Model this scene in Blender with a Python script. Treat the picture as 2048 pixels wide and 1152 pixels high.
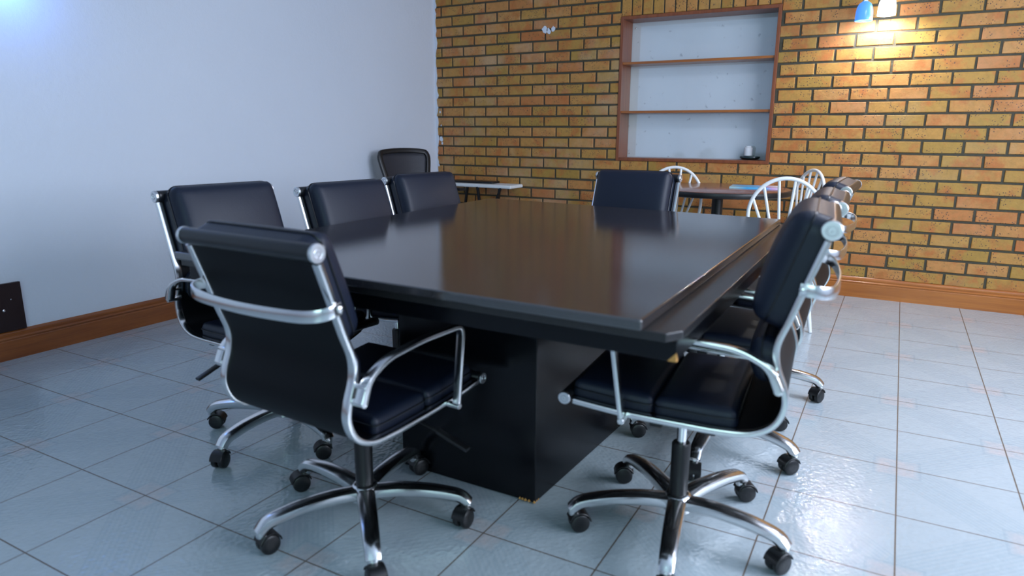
import bpy, math, random
from mathutils import Vector, Matrix
random.seed(7)
PI = math.pi
S = bpy.context.scene
for o in list(bpy.data.objects):
    bpy.data.objects.remove(o, do_unlink=True)
COL = S.collection

# ------------------------------------------------------------------ camera
CAM_H = 1.12
F_PX, YAW, PITCH, ROLL = 1351.36, -0.512834, 0.2261266, 0.0054698
cd = bpy.data.cameras.new('camera')
cam = bpy.data.objects.new('camera', cd)
COL.objects.link(cam)
cd.sensor_width = 36.0
cd.lens = F_PX / 2048 * 36.0
cd.clip_start = 0.02
fw = Vector((math.sin(YAW) * math.cos(PITCH), math.cos(YAW) * math.cos(PITCH), -math.sin(PITCH)))
rt = Vector((math.cos(YAW), -math.sin(YAW), 0))
up = rt.cross(fw)
rt2 = rt * math.cos(ROLL) + up * math.sin(ROLL)
up2 = -rt * math.sin(ROLL) + up * math.cos(ROLL)
cam.matrix_world = Matrix(((rt2.x, up2.x, -fw.x, 0), (rt2.y, up2.y, -fw.y, 0), (rt2.z, up2.z, -fw.z, CAM_H), (0, 0, 0, 1)))
cd.dof.use_dof = True
cd.dof.focus_distance = 3.7
cd.dof.aperture_fstop = 2.4
S.camera = cam

# ------------------------------------------------------------------ world, view, light
w = bpy.data.worlds.new('world')
S.world = w
w.use_nodes = True
w.node_tree.nodes['Background'].inputs[0].default_value = (0.62, 0.78, 1.0, 1)
w.node_tree.nodes['Background'].inputs[1].default_value = 0.6
S.view_settings.view_transform = 'Standard'
S.view_settings.look = 'None'
S.view_settings.gamma = 1
S.view_settings.use_curve_mapping = False
S.view_settings.exposure = 1.0

def area_light(name, loc, aim, sx, sy, power, color):
    l = bpy.data.lights.new(name, 'AREA')
    l.shape = 'RECTANGLE'; l.size = sx; l.size_y = sy
    l.energy = power; l.color = color
    o = bpy.data.objects.new(name, l)
    COL.objects.link(o)
    o.location = loc
    o.rotation_euler = Vector(aim).to_track_quat('-Z', 'Y').to_euler()
    return o

def point_light(name, loc, power, color, r=0.03):
    l = bpy.data.lights.new(name, 'POINT')
    l.energy = power; l.color = color; l.shadow_soft_size = r
    o = bpy.data.objects.new(name, l)
    COL.objects.link(o)
    o.location = loc
    return o

# room extents
XL, XR, YB, YF, ZC = -3.768, 2.3, 5.255, -2.4, 2.75
# added light: invented, unseen windows at right and rear, and a ceiling lamp
area_light('added_window_light_right', (XR - 0.02, 2.2, 1.65), (-1, 0, -0.08), 3.0, 1.3, 66, (0.74, 0.83, 1.0))
area_light('added_window_light_rear', (0.4, YF + 0.02, 1.65), (0, 1, -0.05), 2.4, 1.3, 13, (0.52, 0.95, 0.86))
area_light('added_ceiling_light', (0.75, 2.9, ZC - 0.085), (0, 0, -1), 0.5, 0.5, 17, (0.80, 0.84, 1.0))

# ------------------------------------------------------------------ node helpers
def mat(name):
    m = bpy.data.materials.new(name)
    m.use_nodes = True
    nt = m.node_tree
    return m, nt, nt.nodes['Principled BSDF']

def N(nt, typ, **kw):
    n = nt.nodes.new(typ)
    for k, v in kw.items():
        setattr(n, k, v)
    return n

def L(nt, a, b):
    nt.links.new(a, b)

def setv(n, **kw):
    for k, v in kw.items():
        n.inputs[k.replace('_', ' ')].default_value = v

def M2(nt, op, a, b=None, c=None):
    n = nt.nodes.new('ShaderNodeMath')
    n.operation = op
    for i, v in enumerate((a, b, c)):
        if v is None:
            continue
        if isinstance(v, (int, float)):
            n.inputs[i].default_value = v
        else:
            nt.links.new(v, n.inputs[i])
    return n.outputs[0]

def ramp(nt, fac, stops):
    n = nt.nodes.new('ShaderNodeValToRGB')
    e = n.color_ramp.elements
    while len(e) < len(stops):
        e.new(0.5)
    for i, (p, c) in enumerate(stops):
        e[i].position = p
        e[i].color = (*c, 1)
    nt.links.new(fac, n.inputs[0])
    return n.outputs[0]

def noise(nt, scale, detail=3, rough=0.5, vec=None, dim='3D'):
    n = nt.nodes.new('ShaderNodeTexNoise')
    n.inputs['Scale'].default_value = scale
    n.inputs['Detail'].default_value = detail
    n.inputs['Roughness'].default_value = rough
    if vec is not None:
        nt.links.new(vec, n.inputs['Vector'])
    return n

def mixc(nt, fac, a, b, mode='MIX'):
    n = nt.nodes.new('ShaderNodeMix')
    n.data_type = 'RGBA'
    n.blend_type = mode
    for i, v in ((0, fac), (6, a), (7, b)):
        if isinstance(v, (int, float)):
            n.inputs[i].default_value = v
        elif isinstance(v, tuple):
            n.inputs[i].default_value = (*v, 1)
        else:
            nt.links.new(v, n.inputs[i])
    return n.outputs[2]

def bump(nt, bs, h, strength, dist=0.01):
    b = nt.nodes.new('ShaderNodeBump')
    b.inputs['Strength'].default_value = strength
    b.inputs['Distance'].default_value = dist
    nt.links.new(h, b.inputs['Height'])
    nt.links.new(b.outputs[0], bs.inputs['Normal'])

def pos(nt):
    return nt.nodes.new('ShaderNodeNewGeometry').outputs['Position']

def objco(nt):
    return nt.nodes.new('ShaderNodeTexCoord').outputs['Object']

# ------------------------------------------------------------------ materials
def simple(name, col, rough=0.5, metal=0.0, bumpscale=0, bumpstr=0.1, coat=0.0, var=0.0, spec=0.5):
    m, nt, b = mat(name)
    setv(b, Base_Color=(*col, 1), Roughness=rough, Metallic=metal)
    b.inputs['Specular IOR Level'].default_value = spec
    b.inputs['Coat Weight'].default_value = coat
    if bumpscale or var:
        n = noise(nt, bumpscale or 30, 4, 0.6, objco(nt))
        if var:
            L(nt, mixc(nt, n.outputs[0], tuple(c * (1 - var) for c in col), tuple(min(1, c * (1 + var)) for c in col)), b.inputs['Base Color'])
        if bumpscale:
            bump(nt, b, n.outputs[0], bumpstr, 0.002)
    return m

MT = {}
MT['leather'] = simple('black_leather', (0.006, 0.010, 0.024), 0.44, 0, 220, 0.18, spec=0.38)
MT['leather_roll'] = simple('black_leather_roll', (0.006, 0.007, 0.010), 0.3, 0, 160, 0.12)
MT['sling'] = simple('black_sling_leather', (0.002, 0.0025, 0.004), 0.5, 0, 300, 0.15, spec=0.18)
MT['alu'] = simple('polished_aluminium', (0.80, 0.80, 0.80), 0.2, 1.0, 60, 0.03, var=0.06)
MT['chrome'] = simple('chrome', (0.86, 0.86, 0.87), 0.1, 1.0, var=0.02)
MT['cap'] = simple('satin_aluminium', (0.72, 0.72, 0.74), 0.32, 1.0, var=0.05)
MT['screw'] = simple('screw_metal', (0.35, 0.32, 0.30), 0.35, 1.0, var=0.2)
MT['blackplastic'] = simple('black_plastic', (0.006, 0.006, 0.007), 0.38, 0, 120, 0.08)
MT['white'] = simple('white_enamel', (0.78, 0.80, 0.80), 0.35, 0, 60, 0.04, var=0.04)
MT['whitetop'] = simple('white_laminate', (0.80, 0.82, 0.82), 0.45, 0, 60, 0.03, var=0.03)
MT['brass'] = simple('brass', (0.75, 0.55, 0.22), 0.22, 1.0, var=0.05)
MT['darkwood'] = simple('dark_red_wood', (0.018, 0.006, 0.006), 0.4, 0, 80, 0.08, var=0.3)
MT['chip'] = simple('bare_wood_chip', (0.55, 0.27, 0.07), 0.7, 0, 200, 0.2, var=0.2)
MT['paper'] = simple('paper', (0.8, 0.82, 0.85), 0.5, var=0.03)

def m_wall():
    m, nt, b = mat('white_plaster')
    p = pos(nt)
    n1 = noise(nt, 1.3, 3, 0.5, p); n2 = noise(nt, 38, 5, 0.65, p); n3 = noise(nt, 9, 4, 0.6, p)
    L(nt, mixc(nt, n1.outputs[0], (0.66, 0.71, 0.80), (0.72, 0.76, 0.84)), b.inputs['Base Color'])
    setv(b, Roughness=0.45)
    h = M2(nt, 'ADD', M2(nt, 'MULTIPLY', n2.outputs[0], 0.6), n3.outputs[0])
    bump(nt, b, h, 0.3, 0.009)
    return m
MT['plaster'] = m_wall()

def m_brick():
    m, nt, b = mat('yellow_brick')
    p = pos(nt)
    at = N(nt, 'ShaderNodeAttribute', attribute_name='tone')
    at2 = N(nt, 'ShaderNodeAttribute', attribute_name='pale')
    base = ramp(nt, at.outputs['Fac'], [(0, (0.40, 0.225, 0.038)), (0.4, (0.49, 0.245, 0.050)), (0.75, (0.53, 0.24, 0.065)), (1, (0.50, 0.165, 0.042))])
    n1 = noise(nt, 9, 4, 0.65, p); n2 = noise(nt, 34, 5, 0.7, p)
    c = mixc(nt, ramp(nt, n1.outputs[0], [(0.48, (0, 0, 0)), (0.64, (0.85, 0.85, 0.85))]), base, (0.46, 0.13, 0.026))
    c = mixc(nt, ramp(nt, n2.outputs[0], [(0.35, (0.4, 0.4, 0.4)), (0.6, (0, 0, 0))]), c, (0.25, 0.14, 0.03))
    v = N(nt, 'ShaderNodeTexVoronoi'); v.inputs['Scale'].default_value = 75; L(nt, p, v.inputs['Vector'])
    n4 = noise(nt, 11, 2, 0.5, p)
    spots = M2(nt, 'MULTIPLY', M2(nt, 'LESS_THAN', v.outputs['Distance'], 0.26), M2(nt, 'GREATER_THAN', n4.outputs[0], 0.53))
    c = mixc(nt, spots, c, (0.10, 0.05, 0.03))
    # lime bloom and old paint stains that belong to the wall
    n3 = noise(nt, 2.6, 5, 0.65, p)
    bl = M2(nt, 'MULTIPLY', ramp(nt, n3.outputs[0], [(0.46, (0, 0, 0)), (0.66, (1, 1, 1))]), at2.outputs['Fac'])
    c = mixc(nt, M2(nt, 'MULTIPLY', bl, 0.5), c, (0.52, 0.36, 0.22))
    L(nt, c, b.inputs['Base Color'])
    setv(b, Roughness=0.6)
    bump(nt, b, n2.outputs[0], 0.5, 0.006)
    return m
MT['brick'] = m_brick()

def m_mortar():
    m, nt, b = mat('dark_mortar')
    p = pos(nt)
    n = noise(nt, 40, 5, 0.7, p); n1 = noise(nt, 2, 3, 0.6, p)
    c = mixc(nt, n.outputs[0], (0.025, 0.020, 0.014), (0.10, 0.085, 0.065))
    c = mixc(nt, M2(nt, 'MULTIPLY', n1.outputs[0], 0.4), c, (0.07, 0.08, 0.03))
    L(nt, c, b.inputs['Base Color'])
    setv(b, Roughness=0.85)
    bump(nt, b, n.outputs[0], 0.6, 0.006)
    return m
MT['mortar'] = m_mortar()

def m_wood(name, dark, light, axis=0, rough=0.3, scale=1.0, coat=0.3):
    m, nt, b = mat(name)
    tc = objco(nt)
    mp = N(nt, 'ShaderNodeMapping'); L(nt, tc, mp.inputs['Vector'])
    sc = [28 * scale, 28 * scale, 28 * scale]; sc[axis] = 1.4 * scale
    mp.inputs['Scale'].default_value = sc
    n = noise(nt, 1.6, 6, 0.65, mp.outputs[0])
    n2 = noise(nt, 2.3, 3, 0.5, tc)
    c = ramp(nt, n.outputs[0], [(0.25, dark), (0.75, light)])
    c = mixc(nt, M2(nt, 'MULTIPLY', n2.outputs[0], 0.55), c, dark)
    L(nt, c, b.inputs['Base Color'])
    setv(b, Roughness=rough)
    b.inputs['Coat Weight'].default_value = coat
    b.inputs['Coat Roughness'].default_value = 0.12
    bump(nt, b, n.outputs[0], 0.08, 0.002)
    return m
MT['base_wood_y'] = m_wood('baseboard_wood_left', (0.17, 0.042, 0.010), (0.44, 0.145, 0.032), 1)
MT['base_wood_x'] = m_wood('baseboard_wood_back', (0.28, 0.075, 0.010), (0.58, 0.20, 0.030), 0)
MT['frame_wood'] = m_wood('niche_frame_wood', (0.15, 0.035, 0.012), (0.34, 0.10, 0.03), 2, 0.4, coat=0.1)
MT['shelf_wood'] = m_wood('shelf_wood', (0.26, 0.07, 0.012), (0.52, 0.18, 0.03), 0, 0.35)
MT['table_brown'] = m_wood('brown_laminate', (0.16, 0.055, 0.035), (0.32, 0.13, 0.085), 0, 0.25, coat=0.3)

TILE, TX0, TY0 = 0.3433, 0.112, 1.118
def m_floor():
    m, nt, b = mat('pale_blue_ceramic_tiles')
    p = pos(nt)
    sp = N(nt, 'ShaderNodeSeparateXYZ'); L(nt, p, sp.inputs[0])
    u = M2(nt, 'DIVIDE', M2(nt, 'SUBTRACT', sp.outputs[0], TX0), TILE)
    ysh = M2(nt, 'SUBTRACT', sp.outputs[1], M2(nt, 'MULTIPLY', M2(nt, 'ADD', sp.outputs[0], 1.9), 0.013))
    v = M2(nt, 'DIVIDE', M2(nt, 'SUBTRACT', ysh, TY0 - 0.004), TILE)
    def near_int(x, half):           # 1 where |x - round(x)| < half
        d = M2(nt, 'ABSOLUTE', M2(nt, 'SUBTRACT', x, M2(nt, 'ROUND', x)))
        return M2(nt, 'LESS_THAN', d, half), d
    gu, du = near_int(u, 0.0062); gv, dv = near_int(v, 0.0062)
    grout = M2(nt, 'MAXIMUM', gu, gv)
    # every second crossing carries a rosette
    ru, rv = M2(nt, 'ROUND', u), M2(nt, 'ROUND', v)
    par = M2(nt, 'ABSOLUTE', M2(nt, 'MODULO', M2(nt, 'ADD', ru, M2(nt, 'ADD', rv, 1000.0)), 2.0))
    even = M2(nt, 'LESS_THAN', par, 0.5)
    nz = noise(nt, 26, 4, 0.6, p); nf = noise(nt, 120, 4, 0.7, p); nl = noise(nt, 1.1, 2, 0.5, p)
    cheb = M2(nt, 'MAXIMUM', du, dv)
    ros = M2(nt, 'MULTIPLY', even, ramp(nt, cheb, [(0.14, (1, 1, 1)), (0.2, (0, 0, 0))]))
    rosfac = M2(nt, 'MULTIPLY', ros, ramp(nt, nz.outputs[0], [(0.35, (0.1, 0.1, 0.1)), (0.65, (0.36, 0.36, 0.36))]))
    ring = M2(nt, 'MULTIPLY', even, M2(nt, 'LESS_THAN', M2(nt, 'ABSOLUTE', M2(nt, 'SUBTRACT', cheb, 0.2)), 0.012))
    # fine striped bands running from rosette to rosette
    def band(a):
        d = M2(nt, 'ABSOLUTE', M2(nt, 'SUBTRACT', a, M2(nt, 'ROUND', a)))
        inb = M2(nt, 'LESS_THAN', d, 0.16)
        st = M2(nt, 'GREATER_THAN', M2(nt, 'SINE', M2(nt, 'MULTIPLY', d, 210.0)), 0.1)
        return M2(nt, 'MULTIPLY', inb, M2(nt, 'ADD', M2(nt, 'MULTIPLY', st, 0.6), 0.25))
    a = M2(nt, 'MULTIPLY', M2(nt, 'ADD', u, v), 0.5)
    a2 = M2(nt, 'MULTIPLY', M2(nt, 'SUBTRACT', u, v), 0.5)
    bnd = M2(nt, 'MAXIMUM', band(a), band(a2))
    base = mixc(nt, nz.outputs[0], (0.35, 0.41, 0.445), (0.45, 0.51, 0.54))
    base = mixc(nt, M2(nt, 'MULTIPLY', nf.outputs[0], 0.5), base, (0.47, 0.53, 0.57))
    base = mixc(nt, M2(nt, 'MULTIPLY', bnd, 0.24), base, (0.24, 0.34, 0.40))
    base = mixc(nt, M2(nt, 'MULTIPLY', ring, 0.16), base, (0.20, 0.29, 0.34))
    base = mixc(nt, rosfac, base, (0.66, 0.47, 0.42))
    base = mixc(nt, grout, base, (0.12, 0.085, 0.06))
    L(nt, base, b.inputs['Base Color'])
    L(nt, M2(nt, 'ADD', M2(nt, 'MULTIPLY', grout, 0.4), 0.045), b.inputs['Roughness'])
    vb = N(nt, 'ShaderNodeTexVoronoi'); vb.feature = 'SMOOTH_F1'; vb.inputs['Scale'].default_value = 85; L(nt, p, vb.inputs['Vector'])
    h = M2(nt, 'ADD', M2(nt, 'MULTIPLY', vb.outputs['Distance'], 0.8), M2(nt, 'MULTIPLY', nf.outputs[0], 0.25))
    h = M2(nt, 'SUBTRACT', h, M2(nt, 'MULTIPLY', grout, 0.8))
    bump(nt, b, h, 0.45, 0.0035)
    b.inputs['Specular IOR Level'].default_value = 0.8
    return m
MT['floor'] = m_floor()

def m_tabletop():
    m, nt, b = mat('black_granite_laminate')
    p = objco(nt)
    n = noise(nt, 420, 3, 0.8, p); n2 = noise(nt, 2.5, 3, 0.5, p)
    L(nt, ramp(nt, n.outputs[0], [(0.3, (0.014, 0.013, 0.014)), (0.6, (0.04, 0.036, 0.038)), (0.72, (0.14, 0.13, 0.13))]), b.inputs['Base Color'])
    L(nt, M2(nt, 'ADD', M2(nt, 'MULTIPLY', n2.outputs[0], 0.06), 0.055), b.inputs['Roughness'])
    b.inputs['Specular IOR Level'].default_value = 1.0
    b.inputs['IOR'].default_value = 1.75
    bump(nt, b, n.outputs[0], 0.05, 0.001)
    return m
MT['granite'] = m_tabletop()
MT['blacklam'] = simple('black_laminate', (0.0025, 0.003, 0.005), 0.24, 0, 50, 0.05, var=0.3, spec=0.3)
MT['ledge'] = simple('grey_black_laminate', (0.022, 0.021, 0.022), 0.24, 0, 150, 0.05, var=0.3, spec=0.5)

def m_nicheback():
    m, nt, b = mat('smudged_pale_board')
    p = pos(nt)
    n1 = noise(nt, 5, 6, 0.7, p); n2 = noise(nt, 26, 3, 0.6, p)
    c = mixc(nt, n1.outputs[0], (0.74, 0.82, 0.86), (0.86, 0.91, 0.94))
    sm = M2(nt, 'MULTIPLY', ramp(nt, n2.outputs[0], [(0.66, (0, 0, 0)), (0.74, (1, 1, 1))]), 0.5)
    c = mixc(nt, sm, c, (0.18, 0.20, 0.22))
    L(nt, c, b.inputs['Base Color'])
    setv(b, Roughness=0.3)
    return m
MT['nicheback'] = m_nicheback()

def m_glass():
    m, nt, b = mat('smudged_glass')
    out = nt.nodes['Material Output']
    tr = N(nt, 'ShaderNodeBsdfTransparent'); gl = N(nt, 'ShaderNodeBsdfGlossy')
    tr.inputs[0].default_value = (1, 1, 1, 1)
    gl.inputs['Color'].default_value = (0.9, 0.95, 1.0, 1)
    n = noise(nt, 7, 5, 0.7, pos(nt))
    L(nt, M2(nt, 'MULTIPLY', n.outputs[0], 0.12), gl.inputs['Roughness'])
    mx = N(nt, 'ShaderNodeMixShader')
    mx.inputs[0].default_value = 0.13
    L(nt, tr.outputs[0], mx.inputs[1]); L(nt, gl.outputs[0], mx.inputs[2]); L(nt, mx.outputs[0], out.inputs[0])
    return m
MT['glass'] = m_glass()

def m_mesh():
    m, nt, b = mat('black_chair_mesh')
    setv(b, Base_Color=(0.03, 0.03, 0.04, 1), Roughness=0.5)
    tc = objco(nt)
    w1 = N(nt, 'ShaderNodeTexWave'); w1.bands_direction = 'Y'; w1.inputs['Scale'].default_value = 90; L(nt, tc, w1.inputs[0])
    w2 = N(nt, 'ShaderNodeTexWave'); w2.bands_direction = 'Z'; w2.inputs['Scale'].default_value = 90; L(nt, tc, w2.inputs[0])
    hole = M2(nt, 'MULTIPLY', M2(nt, 'GREATER_THAN', w1.outputs[1], 0.55), M2(nt, 'GREATER_THAN', w2.outputs[1], 0.55))
    L(nt, M2(nt, 'SUBTRACT', 1.0, hole), b.inputs['Alpha'])
    return m
MT['mesh'] = m_mesh()

def emis(name, col, strength, base=(0.8, 0.8, 0.8)):
    m, nt, b = mat(name)
    setv(b, Base_Color=(*base, 1), Roughness=0.2)
    b.inputs['Emission Color'].default_value = (*col, 1)
    b.inputs['Emission Strength'].default_value = strength
    return m
MT['shade_lit'] = emis('lit_white_glass_shade', (0.97, 0.98, 1.0), 4.5)
MT['shade_blue'] = emis('lit_blue_glass_shade', (0.07, 0.28, 0.85), 0.42, (0.08, 0.25, 0.8))
MT['bulb'] = emis('lamp_bulb', (1.0, 0.98, 0.92), 30.0)

# ------------------------------------------------------------------ mesh helpers
class MB:
    def __init__(self):
        self.v = []; self.f = []
    def add(self, vs, fs, mx=None):
        k = len(self.v)
        for q in vs:
            q = Vector(q)
            self.v.append(tuple(mx @ q) if mx is not None else tuple(q))
        self.f += [tuple(k + i for i in f) for f in fs]
        return self
    def box(self, c, s, mx=None):
        x, y, z = (a / 2 for a in s)
        vs = [(c[0] + i * x, c[1] + j * y, c[2] + k * z) for i in (-1, 1) for j in (-1, 1) for k in (-1, 1)]
        return self.add(vs, [(0, 1, 3, 2), (4, 6, 7, 5), (0, 4, 5, 1), (2, 3, 7, 6), (0, 2, 6, 4), (1, 5, 7, 3)], mx)
    def lathe(self, prof, n=24, mx=None):
        vs = []; fs = []
        for r, z in prof:
            for i in range(n):
                a = 2 * PI * i / n
                vs.append((r * math.cos(a), r * math.sin(a), z))
        for j in range(len(prof) - 1):
            for i in range(n):
                a, b = j * n + i, j * n + (i + 1) % n
                fs.append((a, b, b + n, a + n))
        fs.append(tuple(range(n))[::-1]); fs.append(tuple((len(prof) - 1) * n + i for i in range(n)))
        return self.add(vs, fs, mx)
    def sweep(self, path, sec, ref=(0, 0, 1), scales=None, closed=False):
        """sec: list of (a, b): a along the binormal (ref made square to the path), b along the normal."""
        P = [Vector(q) for q in path]; n = len(P); m = len(sec); ref = Vector(ref); vs = []
        for i in range(n):
            t = (P[(i + 1) % n] - P[i - 1]) if closed else (P[min(i + 1, n - 1)] - P[max(i - 1, 0)])
            t.normalize()
            bn = ref - t * ref.dot(t)
            if bn.length < 1e-4: bn = Vector((1, 0, 0)) - t * t.x
            bn.normalize(); nn = bn.cross(t)
            s = scales[i] if scales else 1
            sa, sb = (s if isinstance(s, tuple) else (s, s))
            for a, b in sec:
                vs.append(P[i] + bn * a * sa + nn * b * sb)
        fs = []
        for i in range(n if closed else n - 1):
            for j in range(m):
                a, b = i * m + j, i * m + (j + 1) % m
                c, d = ((i + 1) % n) * m + (j + 1) % m, ((i + 1) % n) * m + j
                fs.append((a, b, c, d))
        if not closed:
            fs.append(tuple(range(m))[::-1]); fs.append(tuple((n - 1) * m + j for j in range(m)))
        return self.add(vs, fs)
    def obj(self, name, m, parent=None, ang=40, bev=0, flat=False, seg=2):
        me = bpy.data.meshes.new(name)
        me.from_pydata(self.v, [], self.f)
        me.materials.append(m)
        import bmesh
        bm = bmesh.new(); bm.from_mesh(me)
        bmesh.ops.recalc_face_normals(bm, faces=bm.faces)
        bm.to_mesh(me); bm.free()
        if not flat:
            me.polygons.foreach_set('use_smooth', [True] * len(me.polygons))
            me.set_sharp_from_angle(angle=math.radians(ang))
        o = bpy.data.objects.new(name, me)
        COL.objects.link(o)
        if parent: o.parent = parent
        if bev:
            b = o.modifiers.new('bevel', 'BEVEL'); b.width = bev; b.segments = seg; b.limit_method = 'ANGLE'
            b.harden_normals = True
        return o

def ell(a, b, n=12):
    return [(a * math.cos(2 * PI * i / n), b * math.sin(2 * PI * i / n)) for i in range(n)]
def rrect(a, b, r, k=3):
    o = []
    for cx, cy, s in ((a - r, b - r, 0), (-a + r, b - r, 1), (-a + r, -b + r, 2), (a - r, -b + r, 3)):
        for i in range(k + 1):
            t = (s + i / k) * PI / 2
            o.append((cx + r * math.cos(t), cy + r * math.sin(t)))
    return o
def catmull(pts, sub=6, closed=False):
    P = [Vector(q) for q in pts]; n = len(P); out = []
    rng = n if closed else n - 1
    for i in range(rng):
        if closed: p0, p1, p2, p3 = P[i - 1], P[i], P[(i + 1) % n], P[(i + 2) % n]
        else: p0, p1, p2, p3 = P[max(i - 1, 0)], P[i], P[i + 1], P[min(i + 2, n - 1)]
        for k in range(sub):
            t = k / sub
            out.append(0.5 * ((2 * p1) + (p2 - p0) * t + (2 * p0 - 5 * p1 + 4 * p2 - p3) * t * t + (3 * p1 - p0 - 3 * p2 + p3) * t ** 3))
    if not closed: out.append(P[-1])
    return out
def fillet(pts, r, k=5):
    P = [Vector(q) for q in pts]; out = [P[0]]
    for i in range(1, len(P) - 1):
        a, b = (P[i - 1] - P[i]), (P[i + 1] - P[i])
        rr = min(r, a.length * 0.49, b.length * 0.49)
        s, e = P[i] + a.normalized() * rr, P[i] + b.normalized() * rr
        for j in range(k + 1):
            t = j / k
            out.append((1 - t) ** 2 * s + 2 * t * (1 - t) * P[i] + t * t * e)
    out.append(P[-1])
    return out
def TR(x=0, y=0, z=0): return Matrix.Translation((x, y, z))
def RX(a): return Matrix.Rotation(a, 4, 'X')
def RY(a): return Matrix.Rotation(a, 4, 'Y')
def RZ(a): return Matrix.Rotation(a, 4, 'Z')

def tag(o, label, cat, group=None):
    o['label'] = label; o['category'] = cat
    if group: o['group'] = group
    return o
def struct(o):
    o['kind'] = 'structure'
    return o
def empty(name, loc=(0, 0, 0), rz=0):
    o = bpy.data.objects.new(name, None)
    o.empty_display_size = 0.1
    COL.objects.link(o)
    o.location = loc; o.rotation_euler = (0, 0, rz)
    return o
def copy_tree(o, parent=None):
    c = o.copy(); COL.objects.link(c)
    if parent: c.parent = parent
    for ch in [q for q in bpy.data.objects if q.parent == o]:
        copy_tree(ch, c)
    return c

# ================================================================== THE ROOM
struct(MB().box(((XL + XR) / 2, (YF + YB) / 2, -0.05), (XR - XL + 0.4, YB - YF + 0.9, 0.1)).obj('floor', MT['floor'], flat=True))
struct(MB().box(((XL + XR) / 2, (YF + YB) / 2, ZC + 0.05), (XR - XL + 0.4, YB - YF + 0.9, 0.1)).obj('ceiling', MT['plaster'], flat=True))
struct(MB().box((XL - 0.06, (YF + YB) / 2, ZC / 2), (0.12, YB - YF + 0.3, ZC)).obj('wall_left', MT['plaster'], flat=True))
def wall_with_window(name, axis, at, thick, a0, a1, w0, w1, z0, z1):
    mb = MB()
    for (p, q, r, s) in ((a0, w0, 0, ZC), (w1, a1, 0, ZC), (w0, w1, 0, z0), (w0, w1, z1, ZC)):
        if axis == 'x': mb.box((at, (p + q) / 2, (r + s) / 2), (thick, q - p, s - r))
        else: mb.box(((p + q) / 2, at, (r + s) / 2), (q - p, thick, s - r))
    struct(mb.obj(name, MT['plaster'], flat=True))
wall_with_window('wall_right', 'x', XR + 0.06, 0.12, YF, YB, 0.6, 3.8, 0.95, 2.35)
wall_with_window('wall_rear', 'y', YF - 0.06, 0.12, XL, XR, -0.9, 1.7, 0.95, 2.35)
def window(name, axis, at, w0, w1, z0, z1):
    mb = MB(); t = 0.05
    def bar(a, b, c, d):
        if axis == 'x': mb.box((at, (a + b) / 2, (c + d) / 2), (0.06, b - a, d - c))
        else: mb.box(((a + b) / 2, at, (c + d) / 2), (b - a, 0.06, d - c))
    bar(w0, w1, z0, z0 + t); bar(w0, w1, z1 - t, z1); bar(w0, w0 + t, z0, z1); bar(w1 - t, w1, z0, z1)
    bar((w0 + w1) / 2 - 0.025, (w0 + w1) / 2 + 0.025, z0, z1)
    struct(mb.obj(name, MT['white'], flat=True))
window('added_window_1', 'x', XR + 0.05, 0.6, 3.8, 0.95, 2.35)  # invented window out of view, added to house the light from the right
window('added_window_2', 'y', YF - 0.05, -0.9, 1.7, 0.95, 2.35)  # invented window behind the camera, added to house the teal fill light

# --- back wall: mortar bed with every brick standing a few millimetres proud, a niche opening in it
NX0, NX1, NZ0, NZ1 = -2.000, -0.826, 0.905, 1.996       # outside of the niche frame
ND = 0.195                                                # niche depth
mb = MB()
for (a, b, c, d) in ((XL - 0.1, NX0, 0, ZC), (NX1, XR + 0.1, 0, ZC), (NX0, NX1, 0, NZ0), (NX0, NX1, NZ1, ZC)):
    mb.box(((a + b) / 2, YB + 0.15, (c + d) / 2), (b - a, 0.30, d - c))
wall_back = struct(mb.obj('wall_back', MT['mortar'], flat=True))
BL, BH, J = 0.2308, 0.086, 0.0145
verts, faces, tone, pale = [], [], [], []
def brick(x0, x1, z0, z1):
    if x1 - x0 < 0.012 or z1 - z0 < 0.012: return
    k = len(verts)
    t = random.random() ** 1.1
    pl = 1.0 if (x0 < -2.0 and random.random() < 0.75) else (0.35 if random.random() < 0.3 else 0.0)
    pr = 0.0075 + random.uniform(-0.002, 0.002)
    j = lambda: random.uniform(-0.0016, 0.0016)
    ch = 0.0035
    outer = [(x0 + j(), z0 + j()), (x1 + j(), z0 + j()), (x1 + j(), z1 + j()), (x0 + j(), z1 + j())]
    cx, cz = (x0 + x1) / 2, (z0 + z1) / 2
    for (yy, e) in ((0.0, 0.0), (-pr + 0.003, 0.0005), (-pr, ch)):
        for (x, z) in outer:
            verts.append((x - math.copysign(e, x - cx), YB + yy, z - math.copysign(e, z - cz)))
    for lv in (0, 4):
        for i in range(4):
            a, b = k + lv + i, k + lv + (i + 1) % 4
            faces.append((a, b, b + 4, a + 4))
    faces.append((k + 8, k + 9, k + 10, k + 11))
    tone.extend([t] * 12); pale.extend([pl] * 12)
z = 0.2224 - 2 * BH
r = -2 + 0
rows = []
for r in range(-2, 30):
    z0 = 0.2224 + BH * r + J / 2; z1 = z0 + BH - J
    if z1 > ZC + 0.02: break
    off = 0.0 if r % 2 == 0 else BL / 2
    k = -30
    x = -0.002 + off - 30 * BL
    while x < XR:
        x0, x1 = x + J / 2, x + BL - J / 2
        x += BL
        if x1 < XL or x0 > XR: continue
        x0 = max(x0, XL + 0.002)
        # around the niche and its row of upright bricks
        segs = [(x0, x1)]
        if z1 > NZ0 and z0 < NZ1 + 0.22:
            segs = []
            if x0 < NX0: segs.append((x0, min(x1, NX0 - (0.011 if z0 > NZ1 else 0.0))))
            if x1 > NX1: segs.append((max(x0, NX1 + (0.011 if z0 > NZ1 else 0.0)), x1))
        for a, b in segs: brick(a, b, z0, z1)
nsold = 14
for i in range(nsold):
    wd = (NX1 - NX0) / nsold
    brick(NX0 + i * wd + 0.005, NX0 + (i + 1) * wd - 0.005, NZ1 + 0.002, NZ1 + 0.216)
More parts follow.
